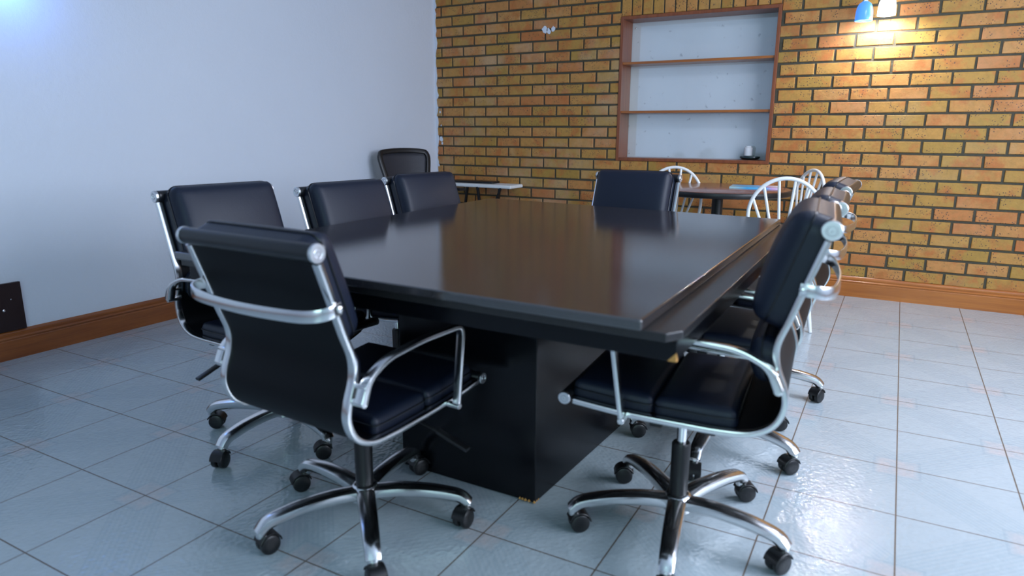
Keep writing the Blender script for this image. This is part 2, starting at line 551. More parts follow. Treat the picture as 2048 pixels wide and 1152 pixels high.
me = bpy.data.meshes.new('brick_courses')
me.from_pydata(verts, [], faces)
for nm, dat in (('tone', tone), ('pale', pale)):
    at = me.attributes.new(nm, 'FLOAT', 'POINT'); at.data.foreach_set('value', dat)
me.materials.append(MT['brick'])
bo = bpy.data.objects.new('brick_courses', me); COL.objects.link(bo); bo.parent = wall_back

# ragged plaster edge and paint splashes in the corner
mb = MB()
zz = 0.15; pts = []
while zz < ZC:
    pts.append((zz, 0.006 + 0.016 * abs(math.sin(zz * 7.3)) * random.random() + (0.012 if random.random() < 0.2 else 0)))
    zz += 0.035
vs = []; fs = []
for zz, ww in pts:
    vs += [(XL + 0.0005, YB - 0.0115, zz), (XL + ww + 0.004, YB - 0.0105, zz), (XL + ww + 0.004, YB - 0.002, zz), (XL + 0.0005, YB - 0.002, zz)]
for i in range(len(pts) - 1):
    for j in range(4):
        a, b = i * 4 + j, i * 4 + (j + 1) % 4
        fs.append((a, b, b + 4, a + 4))
mb.add(vs, fs); mb.obj('plaster_edge', MT['plaster'], wall_back)
mb = MB()
for (px, pz, s) in ((-3.71, 1.06, 0.022), (-3.70, 1.02, 0.012), (-3.72, 1.30, 0.010), (-3.745, 0.82, 0.012), (-3.71, 1.18, 0.008), (-2.66, 1.94, 0.03), (-2.62, 1.93, 0.022), (-2.58, 1.945, 0.02)):
    n = 11; ph = random.random() * 6
    vs = [(px, YB - 0.0105, pz)]
    for i in range(n):
        a = 2 * PI * i / n; q = s * (0.65 + 0.5 * random.random())
        vs.append((px + q * math.cos(a) * 0.9, YB - 0.0099, pz + q * math.sin(a) * 1.1))
    mb.add(vs, [(0, 1 + i, 1 + (i + 1) % n) for i in range(n)])
mb.obj('paint_splash', MT['plaster'], wall_back)

# --- baseboards: moulded profile (thickness, height)
prof = [(0, 0), (0.0175, 0), (0.0175, 0.094), (0.0145, 0.098), (0.0145, 0.101), (0.0185, 0.104), (0.0190, 0.109), (0.0160, 0.113), (0.0125, 0.115), (0.0125, 0.120), (0.0150, 0.123), (0.0140, 0.132), (0.0090, 0.140), (0.0040, 0.144), (0, 0.144)]
def baseboard(name, a, b, nrm, m, ang=25):
    a, b, nrm = Vector(a), Vector(b), Vector(nrm)
    vs = [tuple(e + nrm * t + Vector((0, 0, h))) for e in (a, b) for t, h in prof]
    n = len(prof)
    fs = [(i, (i + 1) % n, n + (i + 1) % n, n + i) for i in range(n)] + [tuple(range(n))[::-1], tuple(range(n, 2 * n))]
    return struct(MB().add(vs, fs).obj(name, m, ang=ang))
baseboard('baseboard_left', (XL, 2.83, 0), (XL, YB, 0), (1, 0, 0), MT['base_wood_y'])
baseboard('baseboard_left', (XL, YF, 0), (XL, 2.826, 0), (1, 0, 0), MT['base_wood_y'])
baseboard('baseboard_back', (XL, YB - 0.002, 0), (XR, YB - 0.002, 0), (0, -1, 0), MT['base_wood_x'])
baseboard('baseboard_right', (XR, YF, 0), (XR, YB, 0), (-1, 0, 0), MT['base_wood_y'])
baseboard('baseboard_rear', (XL, YF, 0), (XR, YF, 0), (0, 1, 0), MT['base_wood_x'])

# ================================================================== NICHE SHELF
shelf = tag(empty('wall_shelf', ((NX0 + NX1) / 2, YB, NZ0)), 'reddish wooden niche with two shelf boards and pale glazed back in the brick wall', 'shelf')
cx = (NX0 + NX1) / 2; fd = ND + 0.012
def rel(mbx): return TR(-cx, -YB, -NZ0)
T = 0.024
fy = YB - 0.012 + fd / 2
for nm, c, s in (('frame_side', (NX0 + T / 2, fy, (NZ0 + NZ1) / 2), (T, fd, NZ1 - NZ0)), ('frame_side', (NX1 - T / 2, fy, (NZ0 + NZ1) / 2), (T, fd, NZ1 - NZ0)),
                 ('frame_top', (cx, fy, NZ1 - T / 2), (NX1 - NX0 - 2 * T, fd - 0.002, T)), ('frame_bottom', (cx, fy, NZ0 + T / 2), (NX1 - NX0 - 2 * T, fd - 0.002, T))):
    o = MB().box(c, s, rel(0)).obj(nm, MT['frame_wood'], shelf, bev=0.002)
for zz in (1.291, 1.659):
    MB().box((cx, fy + 0.004, zz - 0.008), (NX1 - NX0 - 2 * T, fd - 0.022, 0.018), rel(0)).obj('shelf_board', MT['shelf_wood'], shelf, bev=0.0015)
yb = YB + ND - 0.005
MB().box((cx, yb + 0.012, (NZ0 + NZ1) / 2), (NX1 - NX0 - 0.004, 0.012, NZ1 - NZ0 - 0.004), rel(0)).obj('back_panel', MT['nicheback'], shelf, flat=True)
MB().box((cx, yb, (NZ0 + NZ1) / 2), (NX1 - NX0 - 2 * T, 0.004, NZ1 - NZ0 - 2 * T), rel(0)).obj('glass_pane', MT['glass'], shelf, flat=True)
for (sx_, sz_) in ((NX0 + T + 0.02, NZ0 + T + 0.03), (NX0 + T + 0.03, NZ1 - T - 0.04)):
    MB().lathe([(0.005, 0), (0.005, 0.003), (0.002, 0.004)], 12, rel(0) @ TR(sx_, yb - 0.003, sz_) @ RX(PI / 2)).obj('pane_screw', MT['chrome'], shelf)
# the dark dish with a pale jar standing in the niche
bx, by = -0.985, yb - 0.062
bowl = MB().lathe([(0.025, 0), (0.058, 0.004), (0.074, 0.016), (0.072, 0.026), (0.05, 0.028)], 28).obj('dish', simple('dark_glazed_dish', (0.012, 0.03, 0.035), 0.25, var=0.2))
bowl.location = (bx, by, NZ0 + T); bowl.scale = (1, 0.7, 1)
tag(bowl, 'dark oval dish standing at the bottom right of the wall niche', 'dish')
jar = MB().lathe([(0.024, 0), (0.030, 0.004), (0.031, 0.060), (0.024, 0.066), (0.023, 0.074)], 24).obj('jar', MT['paper'])
jar.location = (bx - 0.015, by, NZ0 + T + 0.0282)
tag(jar, 'pale jar standing on the dark dish in the wall niche', 'jar')

# ================================================================== WALL LAMPS
def dome(r, h, n=10):
    return [(r * math.cos(a), h * math.sin(a)) for a in [PI / 2 * i / n for i in range(n)]]
def shade_mesh(r, h, th=0.004):
    out = [(r, 0), (r * 0.995, h * 0.25), (r * 0.96, h * 0.48), (r * 0.87, h * 0.70), (r * 0.68, h * 0.88), (r * 0.38, h * 0.98), (0.016, h)]
    inn = [(0.014, h - th), (r * 0.34, h * 0.94), (r * 0.62, h * 0.84), (r * 0.81, h * 0.67), (r * 0.90, h * 0.46), (r * 0.935, h * 0.24), (r - th, 0)]
    vs = []; fs = []; n = 32; pr = out + inn
    for rr, zz in pr:
        for i in range(n):
            a = 2 * PI * i / n; vs.append((rr * math.cos(a), rr * math.sin(a), zz))
    for j in range(len(pr)):
        j2 = (j + 1) % len(pr)
        for i in range(n):
            fs.append((j * n + i, j * n + (i + 1) % n, j2 * n + (i + 1) % n, j2 * n + i))
    return vs, fs
LY = 5.11
lamp = tag(empty('wall_lamp', (-0.25, YB, 2.12)), 'brass wall lamp with one blue and one lit white glass shade on the brick wall', 'lamp')
LM = lambda x, y, z: TR(x + 0.25, y - YB, z - 2.12)
MB().lathe([(0.055, 0), (0.055, 0.008), (0.035, 0.018), (0.012, 0.022)], 28, LM(-0.25, YB - 0.008, 2.12) @ RX(PI / 2)).obj('wall_plate', MT['brass'], lamp)
for (sx, sz, key) in ((-0.306, 1.828, 'shade_blue'), (-0.180, 1.852, 'shade_lit')):
    mb = MB()
    pth = fillet([(-0.25 + 0.25, -0.02, 0), (0, LY - YB, 0.02), (sx + 0.25, LY - YB, 0.03), (sx + 0.25, LY - YB, sz - 2.12 + 0.12)], 0.03)
    mb.sweep(pth, ell(0.005, 0.005, 8), ref=(0.3, 0.5, 0.2))
    mb.obj('lamp_arm', MT['brass'], lamp)
    vs, fs = shade_mesh(0.052, 0.118)
    sh = MB().add(vs, fs, LM(sx, LY, sz)).obj('blue_glass_shade' if key == 'shade_blue' else 'white_glass_shade', MT[key], lamp)
    sh['label'] = 'blue glass shade' if key == 'shade_blue' else 'brightly lit white glass shade'
    MB().lathe([(0.012, 0.118), (0.017, 0.122), (0.017, 0.145), (0.008, 0.15)], 16, LM(sx, LY, sz)).obj('shade_holder', MT['brass'], lamp)
b_ = MB().lathe([(0.010, 0.09), (0.02, 0.07), (0.024, 0.05), (0.018, 0.03), (0.006, 0.024)], 16, LM(-0.180, LY, 1.852)).obj('bulb', MT['bulb'], lamp)
pl = point_light('wall_lamp_light', (-0.180, LY - 0.0, 1.872), 12.5, (1.0, 0.95, 0.88), 0.022)
pl2 = point_light('wall_lamp_blue_light', (-0.306, LY, 1.815), 1.2, (0.35, 0.6, 1.0), 0.03)

cl = tag(empty('added_ceiling_lamp', (0.75, 2.9, ZC)), 'added unseen square frosted ceiling lamp above the right side of the conference table', 'lamp')  # fixture added out of view to brighten the floor at right
MB().box((0, 0, -0.025), (0.62, 0.62, 0.05)).obj('housing', MT['white'], cl, bev=0.01)
MB().box((0, 0, -0.062), (0.54, 0.54, 0.024)).obj('diffuser', emis('lit_diffuser', (0.9, 0.93, 1.0), 3.0), cl, bev=0.008)
# same lamp assumed on the white wall, unseen above frame, added for blue glow
assumed_lamp = copy_tree(lamp)
assumed_lamp.location = (XL, 1.84, 2.13); assumed_lamp.rotation_euler = (0, 0, PI / 2)
tag(assumed_lamp, 'assumed unseen brass wall lamp with blue and white glass shades high on the white plaster wall', 'lamp')
for q in [q for q in bpy.data.objects if q.parent == assumed_lamp and q.name.startswith(('white_glass_shade', 'bulb'))]:
    if q.name.startswith('bulb'): bpy.data.objects.remove(q, do_unlink=True)
    else:
        q.data = q.data.copy(); q.data.materials[0] = MT['white']; q['label'] = 'unlit white glass shade of the assumed lamp'
point_light('wall_lamp_blue_light', (XL + 0.14, 1.78, 1.80), 1.3, (0.12, 0.35, 1.0), 0.03)  # blue light of the assumed lamp, tinting the plaster at top left

# ================================================================== DARK BOARD on the left wall
t = tag(empty('wall_board', (XL + 0.02, 1.62, 0.145)), 'dark red-brown wooden board standing on the baseboard against the white wall', 'board')
MB().box((0.009, -0.40, 0.120), (0.018, 0.86, 0.240)).obj('board_panel', MT['darkwood'], t, bev=0.002)
t.location = (XL + 0.001, 1.66 - 0.03, 0.1445)
for (yy, zz, r) in ((-0.06, 0.108, 0.006), (-0.022, 0.158, 0.003)):
    MB().lathe([(r, 0), (r, 0.002), (r * 0.5, 0.0035)], 14, TR(0.018, yy, zz) @ RY(PI / 2)).obj('screw', MT['chrome'], t)

# ================================================================== CONFERENCE TABLE
ZT = 0.76
FL_, FR_, BR_, BL_ = (-1.900, 1.266), (-0.408, 1.247), (-0.420, 3.125), (-1.985, 3.270)
tb = tag(empty('conference_table', (-1.15, 2.25, 0)), 'large black conference table with glossy speckled top and box pedestal', 'table')
def prism(quad, z0, z1):
    n = len(quad)
    vs = [(x + 1.15, y - 2.25, z0) for x, y in quad] + [(x + 1.15, y - 2.25, z1) for x, y in quad]
    fs = [tuple(range(n))[::-1], tuple(range(n, 2 * n))] + [(i, (i + 1) % n, n + (i + 1) % n, n + i) for i in range(n)]
    return MB().add(vs, fs)
prism([FL_, FR_, BR_, BL_], ZT - 0.024, ZT).obj('tabletop', MT['granite'], tb, bev=0.005, seg=3)
led = [(-1.888, 1.279), (-0.362, 1.262), (-0.338, 1.30), (-0.350, 3.135), (-1.972, 3.285)]
prism(led, ZT - 0.044, ZT - 0.0245).obj('ledge_board', MT['ledge'], tb, bev=0.003, seg=2)
prism([(-1.870, 1.292), (-0.345, 1.285), (-0.357, 3.12), (-1.955, 3.268)], ZT - 0.088, ZT - 0.0445).obj('apron', MT['blacklam'], tb, bev=0.002)
pb = prism([(-1.375, 1.682), (-0.862, 1.682), (-0.812, 2.86), (-1.375, 2.86)], 0.002, ZT - 0.0885).obj('pedestal', MT['blacklam'], tb, bev=0.003)
mb = MB()
for k_ in range(7):
    px_ = -0.864 + 1.15 - (0.0 if k_ < 3 else 0.012 * (k_ - 2) + random.random() * 0.01); py_ = 1.6815 - 2.25 + (0.012 * k_ if k_ < 3 else 0)
    r_ = 0.003 + random.random() * 0.003
    mb.lathe([(r_ * 0.6, 0.0025), (r_, 0.004), (r_ * 0.8, 0.005 + random.random() * 0.004), (r_ * 0.2, 0.010)], 7, TR(px_, py_, 0))
mb.obj('chipped_edge', MT['chip'], tb, flat=True)['label'] = 'bare chipped orange wood at the foot of the pedestal'
ch = MB()
X0, Y0, Zb = -0.3450 + 1.15, 1.285 - 2.25, ZT - 0.088
ch.add([(X0 + 0.0006, Y0 - 0.0006, Zb), (X0 - 0.018, Y0 - 0.0006, Zb), (X0 + 0.0006, Y0 - 0.0006, Zb + 0.020), (X0 + 0.0006, Y0 + 0.012, Zb), (X0 - 0.006, Y0 + 0.004, Zb + 0.004)],
       [(0, 1, 2), (0, 2, 3), (0, 3, 1), (1, 3, 4), (2, 4, 3), (1, 4, 2)])
c_ = ch.obj('bare_wood_corner', MT['chip'], tb, flat=True); c_['label'] = 'bare orange wood where the corner is chipped'

# ================================================================== OFFICE CHAIRS (soft pad type)
HW = 0.226
PROF = [(-0.331, 0.912), (-0.307, 0.845), (-0.284, 0.780), (-0.260, 0.712), (-0.238, 0.651), (-0.240, 0.600), (-0.258, 0.548), (-0.262, 0.505),
        (-0.240, 0.458), (-0.190, 0.431), (-0.120, 0.426), (-0.040, 0.428), (0.040, 0.431), (0.111, 0.435), (0.190, 0.443), (0.264, 0.452)]
CP = catmull([(x, 0, z) for x, z in PROF], 5)
acc = [0.0]
for i in range(1, len(CP)): acc.append(acc[-1] + (CP[i] - CP[i - 1]).length)
SLEN = acc[-1]
def along(s):
    """point and inward normal (towards the sitter) of the side profile at arc length s"""
    if s < 0:
        d = (CP[0] - CP[1]).normalized(); p = CP[0] + d * (-s); t = -d
    elif s >= SLEN:
        t = (CP[-1] - CP[-2]).normalized(); p = CP[-1] + t * (s - SLEN)
    else:
        i = 0
        while acc[i + 1] < s: i += 1
        q = (s - acc[i]) / max(1e-9, acc[i + 1] - acc[i]); p = CP[i].lerp(CP[i + 1], q)
        j0, j1 = max(i - 1, 0), min(i + 2, len(CP) - 1)
        t = (CP[j1] - CP[j0]).normalized()
    return p, Vector((-t.z, 0, t.x)) * -1 if False else Vector((-t.z, 0, t.x))
def s_at_z(z):
    i = min(range(30), key=lambda k: abs(CP[k].z - z)); return acc[i]
def s_at_x(x):
    i = min(range(45, len(CP)), key=lambda k: abs(CP[k].x - x)); return acc[i]

def cushion(s0, s1, th, hw, crown=0.010, rad=0.030, n=18, m=22, edge=0.24, off=0.004):
    """closed pad lying on the sling from s0 to s1"""
    mb = MB(); vs = []; fs = []
    def h(t, e):                      # rounded-edge profile 0..1 in, e = edge fraction
        d = min(t, 1 - t) / e
        if d >= 1: return 1.0
        return math.sqrt(max(0.0, 1 - (1 - d) ** 2))
    es = min(0.49, rad / (s1 - s0)); ew = rad / (2 * hw)
    def grid_t(n, e):
        a = [e * (1 - math.cos(PI / 2 * i / 5)) for i in range(5)]
        mid = [e + (1 - 2 * e) * i / n for i in range(n + 1)]
        return a + mid + [1 - q for q in reversed(a)]
    S_, W_ = grid_t(n, es), grid_t(m, ew)
    ns, nw = len(S_), len(W_)
    for side in (0, 1):
        for a in S_:
            p, nr = along(s0 + (s1 - s0) * a)
            for b in W_:
                d_ = min(a, 1 - a) * (s1 - s0); rc = rad * 1.05
                he = hw - (rc * (1 - math.sqrt(max(0.0, 1 - (1 - d_ / rc) ** 2))) if d_ < rc else 0.0)
                y = -he + 2 * he * b
                if side == 0:
                    t = th * (0.45 + 0.55 * min(h(a, es), h(b, ew))) + crown * max(0.0, math.sin(PI * a)) ** 0.6 * max(0.0, math.sin(PI * b)) ** 0.5
                    rr = 0.012 * (1 - h(b, ew)); yy = y
                else:
                    t = 0.0; yy = y
                q = p + nr * (off + t)
                vs.append((q.x, yy, q.z))
    for i in range(ns - 1):
        for j in range(nw - 1):
            a = i * nw + j
            fs.append((a, a + 1, a + nw + 1, a + nw))
            k = ns * nw
            fs.append((k + a, k + a + nw, k + a + nw + 1, k + a + 1))
    k = ns * nw
    for j in range(nw - 1):
        fs.append((j, k + j, k + j + 1, j + 1))
        b = (ns - 1) * nw
        fs.append((b + j, b + j + 1, k + b + j + 1, k + b + j))
    for i in range(ns - 1):
        a = i * nw
        fs.append((a, a + nw, k + a + nw, k + a))
        a = i * nw + nw - 1
        fs.append((a, k + a, k + a + nw, a + nw))
    return mb.add(vs, fs)
def piping(s0, s1, th, hw, off=0.004, r=0.0022, rad=0.03):
    """welt running round the pad's edge, with the same rounded corners"""
    rc = rad * 1.05; e = 0.0014; t = th * 0.5; pts = []
    def P_(s, y):
        p, nr = along(s); q = p + nr * (off + t); pts.append((q.x, y, q.z))
    for (cs, cy, a0) in ((s0 + rc, hw - rc, 1), (s1 - rc, hw - rc, 0), (s1 - rc, -hw + rc, -1), (s0 + rc, -hw + rc, -2)):
        for k in range(7):
            a = (a0 + 1 - k / 6) * PI / 2
            P_(cs + (rc + e) * math.cos(a), cy + (rc + e) * math.sin(a))
        if a0 in (1, -1):
            sg = 1 if a0 == 1 else -1
            for k in range(1, 8):
                u = k / 8
                P_((cs * (1 - u) + (s1 - rc if a0 == 1 else s0 + rc) * u), cy + sg * (rc + e))
    return MB().sweep(pts, ell(r, r, 6), ref=(0.1, 0.2, 1), closed=True)

def roll_part(name, p, chair, hw, r):
    o = MB().lathe([(r * 0.8, -hw - 0.004), (r, -hw), (r, hw), (r * 0.8, hw + 0.004)], 24, TR(p.x, 0, p.z) @ RX(PI / 2)).obj(name, MT['leather_roll'], chair)
    for sd in (-1, 1):
        mx = TR(p.x, sd * (hw + 0.004), p.z) @ RX(-sd * PI / 2)
        c = MB().lathe([(r * 0.98, 0), (r * 1.04, 0.002), (r * 1.04, 0.009), (r * 0.96, 0.0105), (r * 0.62, 0.0105), (r * 0.56, 0.0088), (r * 0.46, 0.0088), (r * 0.40, 0.0112), (r * 0.16, 0.0112), (r * 0.12, 0.0085), (0.001, 0.0085)], 30, mx).obj('end_cap', MT['cap'], o, ang=28)
    return o

def make_chair():
    c = empty('office_chair')
    # upholstery
    mb = MB(); vs = []; fs = []; n = 60; W = HW - 0.006
    for i in range(n + 1):
        p, nr = along(SLEN * i / n)
        for (y, o) in ((-W, 0.004), (W, 0.004), (W, -0.004), (-W, -0.004)):
            q = p + nr * o; vs.append((q.x, y, q.z))
    for i in range(n):
        for j in range(4):
            a, b = i * 4 + j, i * 4 + (j + 1) % 4
            fs.append((a, b, b + 4, a + 4))
    fs += [(0, 1, 2, 3), (n * 4, n * 4 + 1, n * 4 + 2, n * 4 + 3)]
    mb.add(vs, fs).obj('seat_sling', MT['sling'], c)
    hwp = HW - 0.017
    for nm, s0, s1, th in (('back_cushion', -0.020, s_at_z(0.672), 0.076), ('lumbar_cushion', s_at_z(0.652), s_at_z(0.492), 0.052),
                           ('seat_cushion', s_at_x(-0.165), s_at_x(0.042), 0.042), ('seat_cushion', s_at_x(0.045), s_at_x(0.250), 0.042)):
        q = cushion(s0, s1, th, hwp, 0.02 if nm == 'back_cushion' else 0.010, 0.018 if nm == 'seat_cushion' else 0.036).obj(nm, MT['leather'], c, ang=55)
        piping(s0, s1, th, hwp, rad=0.018 if nm == 'seat_cushion' else 0.036).obj('piping', MT['leather_roll'], q)
    roll_part('top_roll', along(0)[0], c, HW - 0.002, 0.0205)
    roll_part('front_roll', along(SLEN)[0], c, HW - 0.002, 0.016)
    # side frames
    for sd in (-1, 1):
        pth = [Vector((p.x, sd * HW, p.z)) - along(acc[i])[1] * 0.002 for i, p in enumerate(CP)]
        pth = pth[2:-2]
        MB().sweep(pth, rrect(0.0115, 0.0075, 0.004, 2), ref=(0, 1, 0)).obj('side_frame', MT['alu'], c)
    # armrests
    for sd in (-1, 1):
        ya = sd * (HW + 0.034)
        pts = fillet([(0.104, ya, 0.424), (0.132, ya, 0.652), (-0.04, ya, 0.652), (-0.165, ya, 0.640), (-0.232, ya, 0.605), (-0.252, ya, 0.556)], 0.035, 6)
        nn = len(pts)
        sc = [(1.0 + 0.25 * max(0, (i - nn * 0.6) / (nn * 0.4)), 1 + 0.9 * max(0, (i - nn * 0.75) / (nn * 0.25))) for i in range(nn)]
        a = MB().sweep(pts, rrect(0.0115, 0.0062, 0.003, 2), ref=(0, 1, 0), scales=sc)
        for (x, zz, r) in ((0.104, 0.427, 0.009), (-0.250, 0.556, 0.010), (-0.242, 0.592, 0.007)):
            a.lathe([(r * 0.8, -0.026 * 1.0), (r, -0.024), (r, 0.024), (r * 0.8, 0.026)], 14, TR(x, sd * (HW + 0.020), zz) @ RX(PI / 2))
        a.obj('armrest', MT['alu'], c)
    # back crossbar
    p0, nr = along(s_at_z(0.775)); y = HW
    pts = catmull([(p0.x + 0.006, -y - 0.013, p0.z + 0.004), (p0.x - 0.026, -y - 0.015, p0.z), (p0.x - 0.052, -y + 0.010, p0.z - 0.006), (p0.x - 0.066, -y + 0.075, p0.z - 0.010), (p0.x - 0.074, 0, p0.z - 0.012),
                  (p0.x - 0.066, y - 0.075, p0.z - 0.010), (p0.x - 0.052, y - 0.010, p0.z - 0.006), (p0.x - 0.026, y + 0.015, p0.z), (p0.x + 0.006, y + 0.013, p0.z + 0.004)], 6)
    mb = MB().sweep(pts, rrect(0.0145, 0.0032, 0.002, 2), ref=(0, 0, 1))
    for sd in (-1, 1):
        mb.lathe([(0.006, 0), (0.008, 0.001), (0.008, 0.005), (0.004, 0.007)], 12, TR(p0.x, sd * (y + 0.016), p0.z + 0.003) @ RX(-sd * PI / 2))
    mb.obj('crossbar', MT['alu'], c)
    # mechanism and column
    mb = MB().box((0.01, 0, 0.398), (0.26, 0.10, 0.034)).box((0.03, 0, 0.408), (0.035, 2 * HW - 0.03, 0.018)).box((-0.10, 0, 0.408), (0.03, 2 * HW - 0.03, 0.018))
    me_ = mb.obj('tilt_mechanism', MT['blackplastic'], c, bev=0.005)
    MB().lathe([(0.016, 0), (0.024, 0.004), (0.026, 0.04), (0.02, 0.05)], 18, TR(0.105, 0, 0.338)).obj('tension_knob', MT['blackplastic'], me_)
    mb = MB().sweep([(0.02, -0.04, 0.398), (0.03, -0.18, 0.392), (0.035, -0.262, 0.372)], ell(0.004, 0.004, 8)).sweep([(0.034, -0.250, 0.377), (0.036, -0.275, 0.368), (0.040, -0.345, 0.345)], rrect(0.005, 0.011, 0.004, 2))
    mb.obj('height_lever', MT['blackplastic'], me_)
    mb = MB().lathe([(0.0135, 0.24), (0.0135, 0.385)], 20)
    gc = mb.obj('gas_cylinder', MT['chrome'], c)
    MB().lathe([(0.025, 0.075), (0.026, 0.272), (0.023, 0.279), (0.0145, 0.280)], 24).obj('column_cover', MT['blackplastic'], c)
    mb = MB().lathe([(0.028, 0.068), (0.040, 0.075), (0.042, 0.108), (0.034, 0.122), (0.0265, 0.125)], 28)
    mb.obj('base_hub', MT['alu'], c)
    # star base: each arm carries a twin castor
    leg = MB()
    pth = catmull([(0.030, 0, 0.099), (0.10, 0, 0.106), (0.18, 0, 0.105), (0.24, 0, 0.098), (0.280, 0, 0.088), (0.301, 0, 0.068)], 4)
    nn = len(pth)
    sc = [((1.5 - 0.42 * (i / nn)), (1.45 - 0.2 * (i / nn))) for i in range(nn)]
    leg.sweep(pth, [(0.017, -0.009), (0.0185, 0.002), (0.014, 0.010), (0.006, 0.0135), (-0.006, 0.0135), (-0.014, 0.010), (-0.0185, 0.002), (-0.017, -0.009), (-0.010, -0.013), (0.010, -0.013)], ref=(0, 1, 0), scales=sc)
    leg.lathe([(0.014, 0.052), (0.016, 0.056), (0.016, 0.080), (0.010, 0.088)], 18, TR(0.296, 0, 0))
    legmesh = None
    for k in range(5):
        if k == 0:
            lo = leg.obj('base_leg', MT['alu'], c)
        else:
            lo = l0.copy(); COL.objects.link(lo); lo.parent = c
        lo.rotation_euler = (0, 0, 2 * PI * k / 5)
        if k == 0:
            l0 = lo
            cs = MB()
            for sd in (-1, 1):
                cs.lathe([(0.006, 0.003), (0.022, 0.003), (0.0268, 0.006), (0.028, 0.013), (0.0268, 0.020), (0.022, 0.023), (0.006, 0.0225)], 24, TR(-0.016, 0, 0.0282) @ RX(-sd * PI / 2))
            cs.lathe([(0.009, 0.036), (0.009, 0.056)], 14)
            hood = [(-0.016 + 0.031 * math.cos(a), 0, 0.029 + 0.031 * math.sin(a)) for a in [math.radians(20 + 15 * i) for i in range(11)]]
            cs.sweep(hood, rrect(0.0225, 0.002, 0.0015, 1), ref=(0, 1, 0))
            cs.lathe([(0.004, -0.02), (0.004, 0.02)], 10, TR(-0.016, 0, 0.0282) @ RX(PI / 2))
            co = cs.obj('castor', MT['blackplastic'], lo); co.location = (0.296, 0, 0)
        else:
            co2 = co.copy(); COL.objects.link(co2); co2.parent = lo; co2.location = (0.296, 0, 0)
        (co if k == 0 else co2).rotation_euler = (0, 0, (1.1, 2.6, 4.3, 0.2, 3.4)[k])
    return c

def pose(c, x, y, deg, base_deg, dz=0.0, pitch=0.0):
    """seat turned to deg, star base turned to base_deg; dz raises the seat on its column, pitch tips it"""
    c.location = (x, y, 0); c.rotation_euler = (0, 0, math.radians(deg))
    k = 0
    tip = TR(0, 0, 0.4 + dz) @ RY(-pitch) @ TR(0, 0, -0.4)
    for ch in [q for q in bpy.data.objects if q.parent == c]:
        n = ch.name.split('.')[0]
        if n == 'base_leg':
            ch.rotation_euler = (0, 0, math.radians(base_deg - deg + 72 * k)); k += 1
        elif n in ('column_cover', 'base_hub'): pass
        elif n == 'gas_cylinder': ch.location = (0, 0, dz)
        else: ch.matrix_local = tip

proto = make_chair()
bpy.context.view_layer.update()
CH = [
    ('black soft-pad office chair nearest at left, its back to the camera before the conference table', -1.250, 1.352, 86.8, 27, -0.040, 0.0),
    ('black soft-pad office chair nearest on the right side of the conference table, seen side-on', -0.442, 1.757, 184.5, -7, 0.004, -0.024),
    ('black soft-pad office chair in the middle of the right side of the conference table', -0.480, 2.390, 182.7, -18, 0.0, 0.01),
    ('black soft-pad office chair farthest along the right side of the conference table', -0.485, 3.020, 178.9, 2, 0.0, 0.0),
    ('black soft-pad office chair nearest on the wall side of the conference table', -1.925, 1.665, -6.5, -14, -0.020, 0.0),
    ('black soft-pad office chair in the middle of the wall side of the conference table', -1.835, 2.24, -6, 30, -0.040, 0.0),
    ('black soft-pad office chair at the far end of the wall side, before the mesh chair', -1.955, 2.935, -11, 10, -0.042, 0.0),
    ('black soft-pad office chair alone at the far end of the conference table, facing the camera', -1.228, 3.20, -92, 40, -0.02, 0.0),
]
chairs = [proto] + [copy_tree(proto) for _ in CH[1:]]
bpy.context.view_layer.update()
for c, (lab, x, y, d, bd, dz, pt) in zip(chairs, CH):
    pose(c, x, y, d, bd, dz, pt)
    if 'wall side' in lab or 'alone' in lab:          # these four have no bar across the back
        for q in [q for q in bpy.data.objects if q.parent == c and q.name.startswith('crossbar')]:
            bpy.data.objects.remove(q, do_unlink=True)
    tag(c, lab, 'chair', 'black office chairs round the conference table')

# ================================================================== MESH CHAIR in the corner
mc = tag(empty('mesh_chair', (-3.31, 4.42, 0), math.radians(-18)), 'black mesh-backed office chair in the corner by the white wall', 'chair')
def bp(u, v):   # backrest surface: u across, v up 0..1
    wd = 0.150 + 0.095 * v
    return Vector((-0.20 - 0.10 * v + 0.03 * (u * u), u * wd, 0.50 + 0.46 * v))
loop = []
cor = 0.16
outline = [(-1, 0.12), (-1, 0.5), (-1, 0.85), (-0.93, 0.96), (-0.80, 1.0), (-0.3, 1.02), (0.3, 1.02), (0.80, 1.0), (0.93, 0.96), (1, 0.85), (1, 0.5), (1, 0.12), (0.85, 0.0), (0.3, -0.02), (-0.3, -0.02), (-0.85, 0.0)]
fr = catmull([bp(u, v) for u, v in outline], 5, closed=True)
MB().sweep(fr, rrect(0.016, 0.020, 0.008, 2), ref=(1, 0, 0.2), closed=True).obj('back_frame', MT['blackplastic'], mc)
vs = []; fs = []; n = 14
for i in range(n + 1):
    for j in range(n + 1):
        vs.append(bp(-0.97 + 1.94 * i / n, 0.02 + 0.96 * j / n))
for i in range(n):
    for j in range(n):
        a = i * (n + 1) + j; fs.append((a, a + 1, a + n + 2, a + n + 1))
mo = MB().add(vs, fs).obj('mesh_back', MT['mesh'], mc)
sm = mo.modifiers.new('thick', 'SOLIDIFY'); sm.thickness = 0.002
MB().sweep(catmull([(0.0, 0, 0.43), (-0.20, 0, 0.43), (-0.265, 0, 0.50), (-0.285, 0, 0.68)], 6), rrect(0.03, 0.008, 0.004, 2), ref=(0, 1, 0)).obj('back_support', MT['blackplastic'], mc)
sq = MB()
vs = []; fs = []
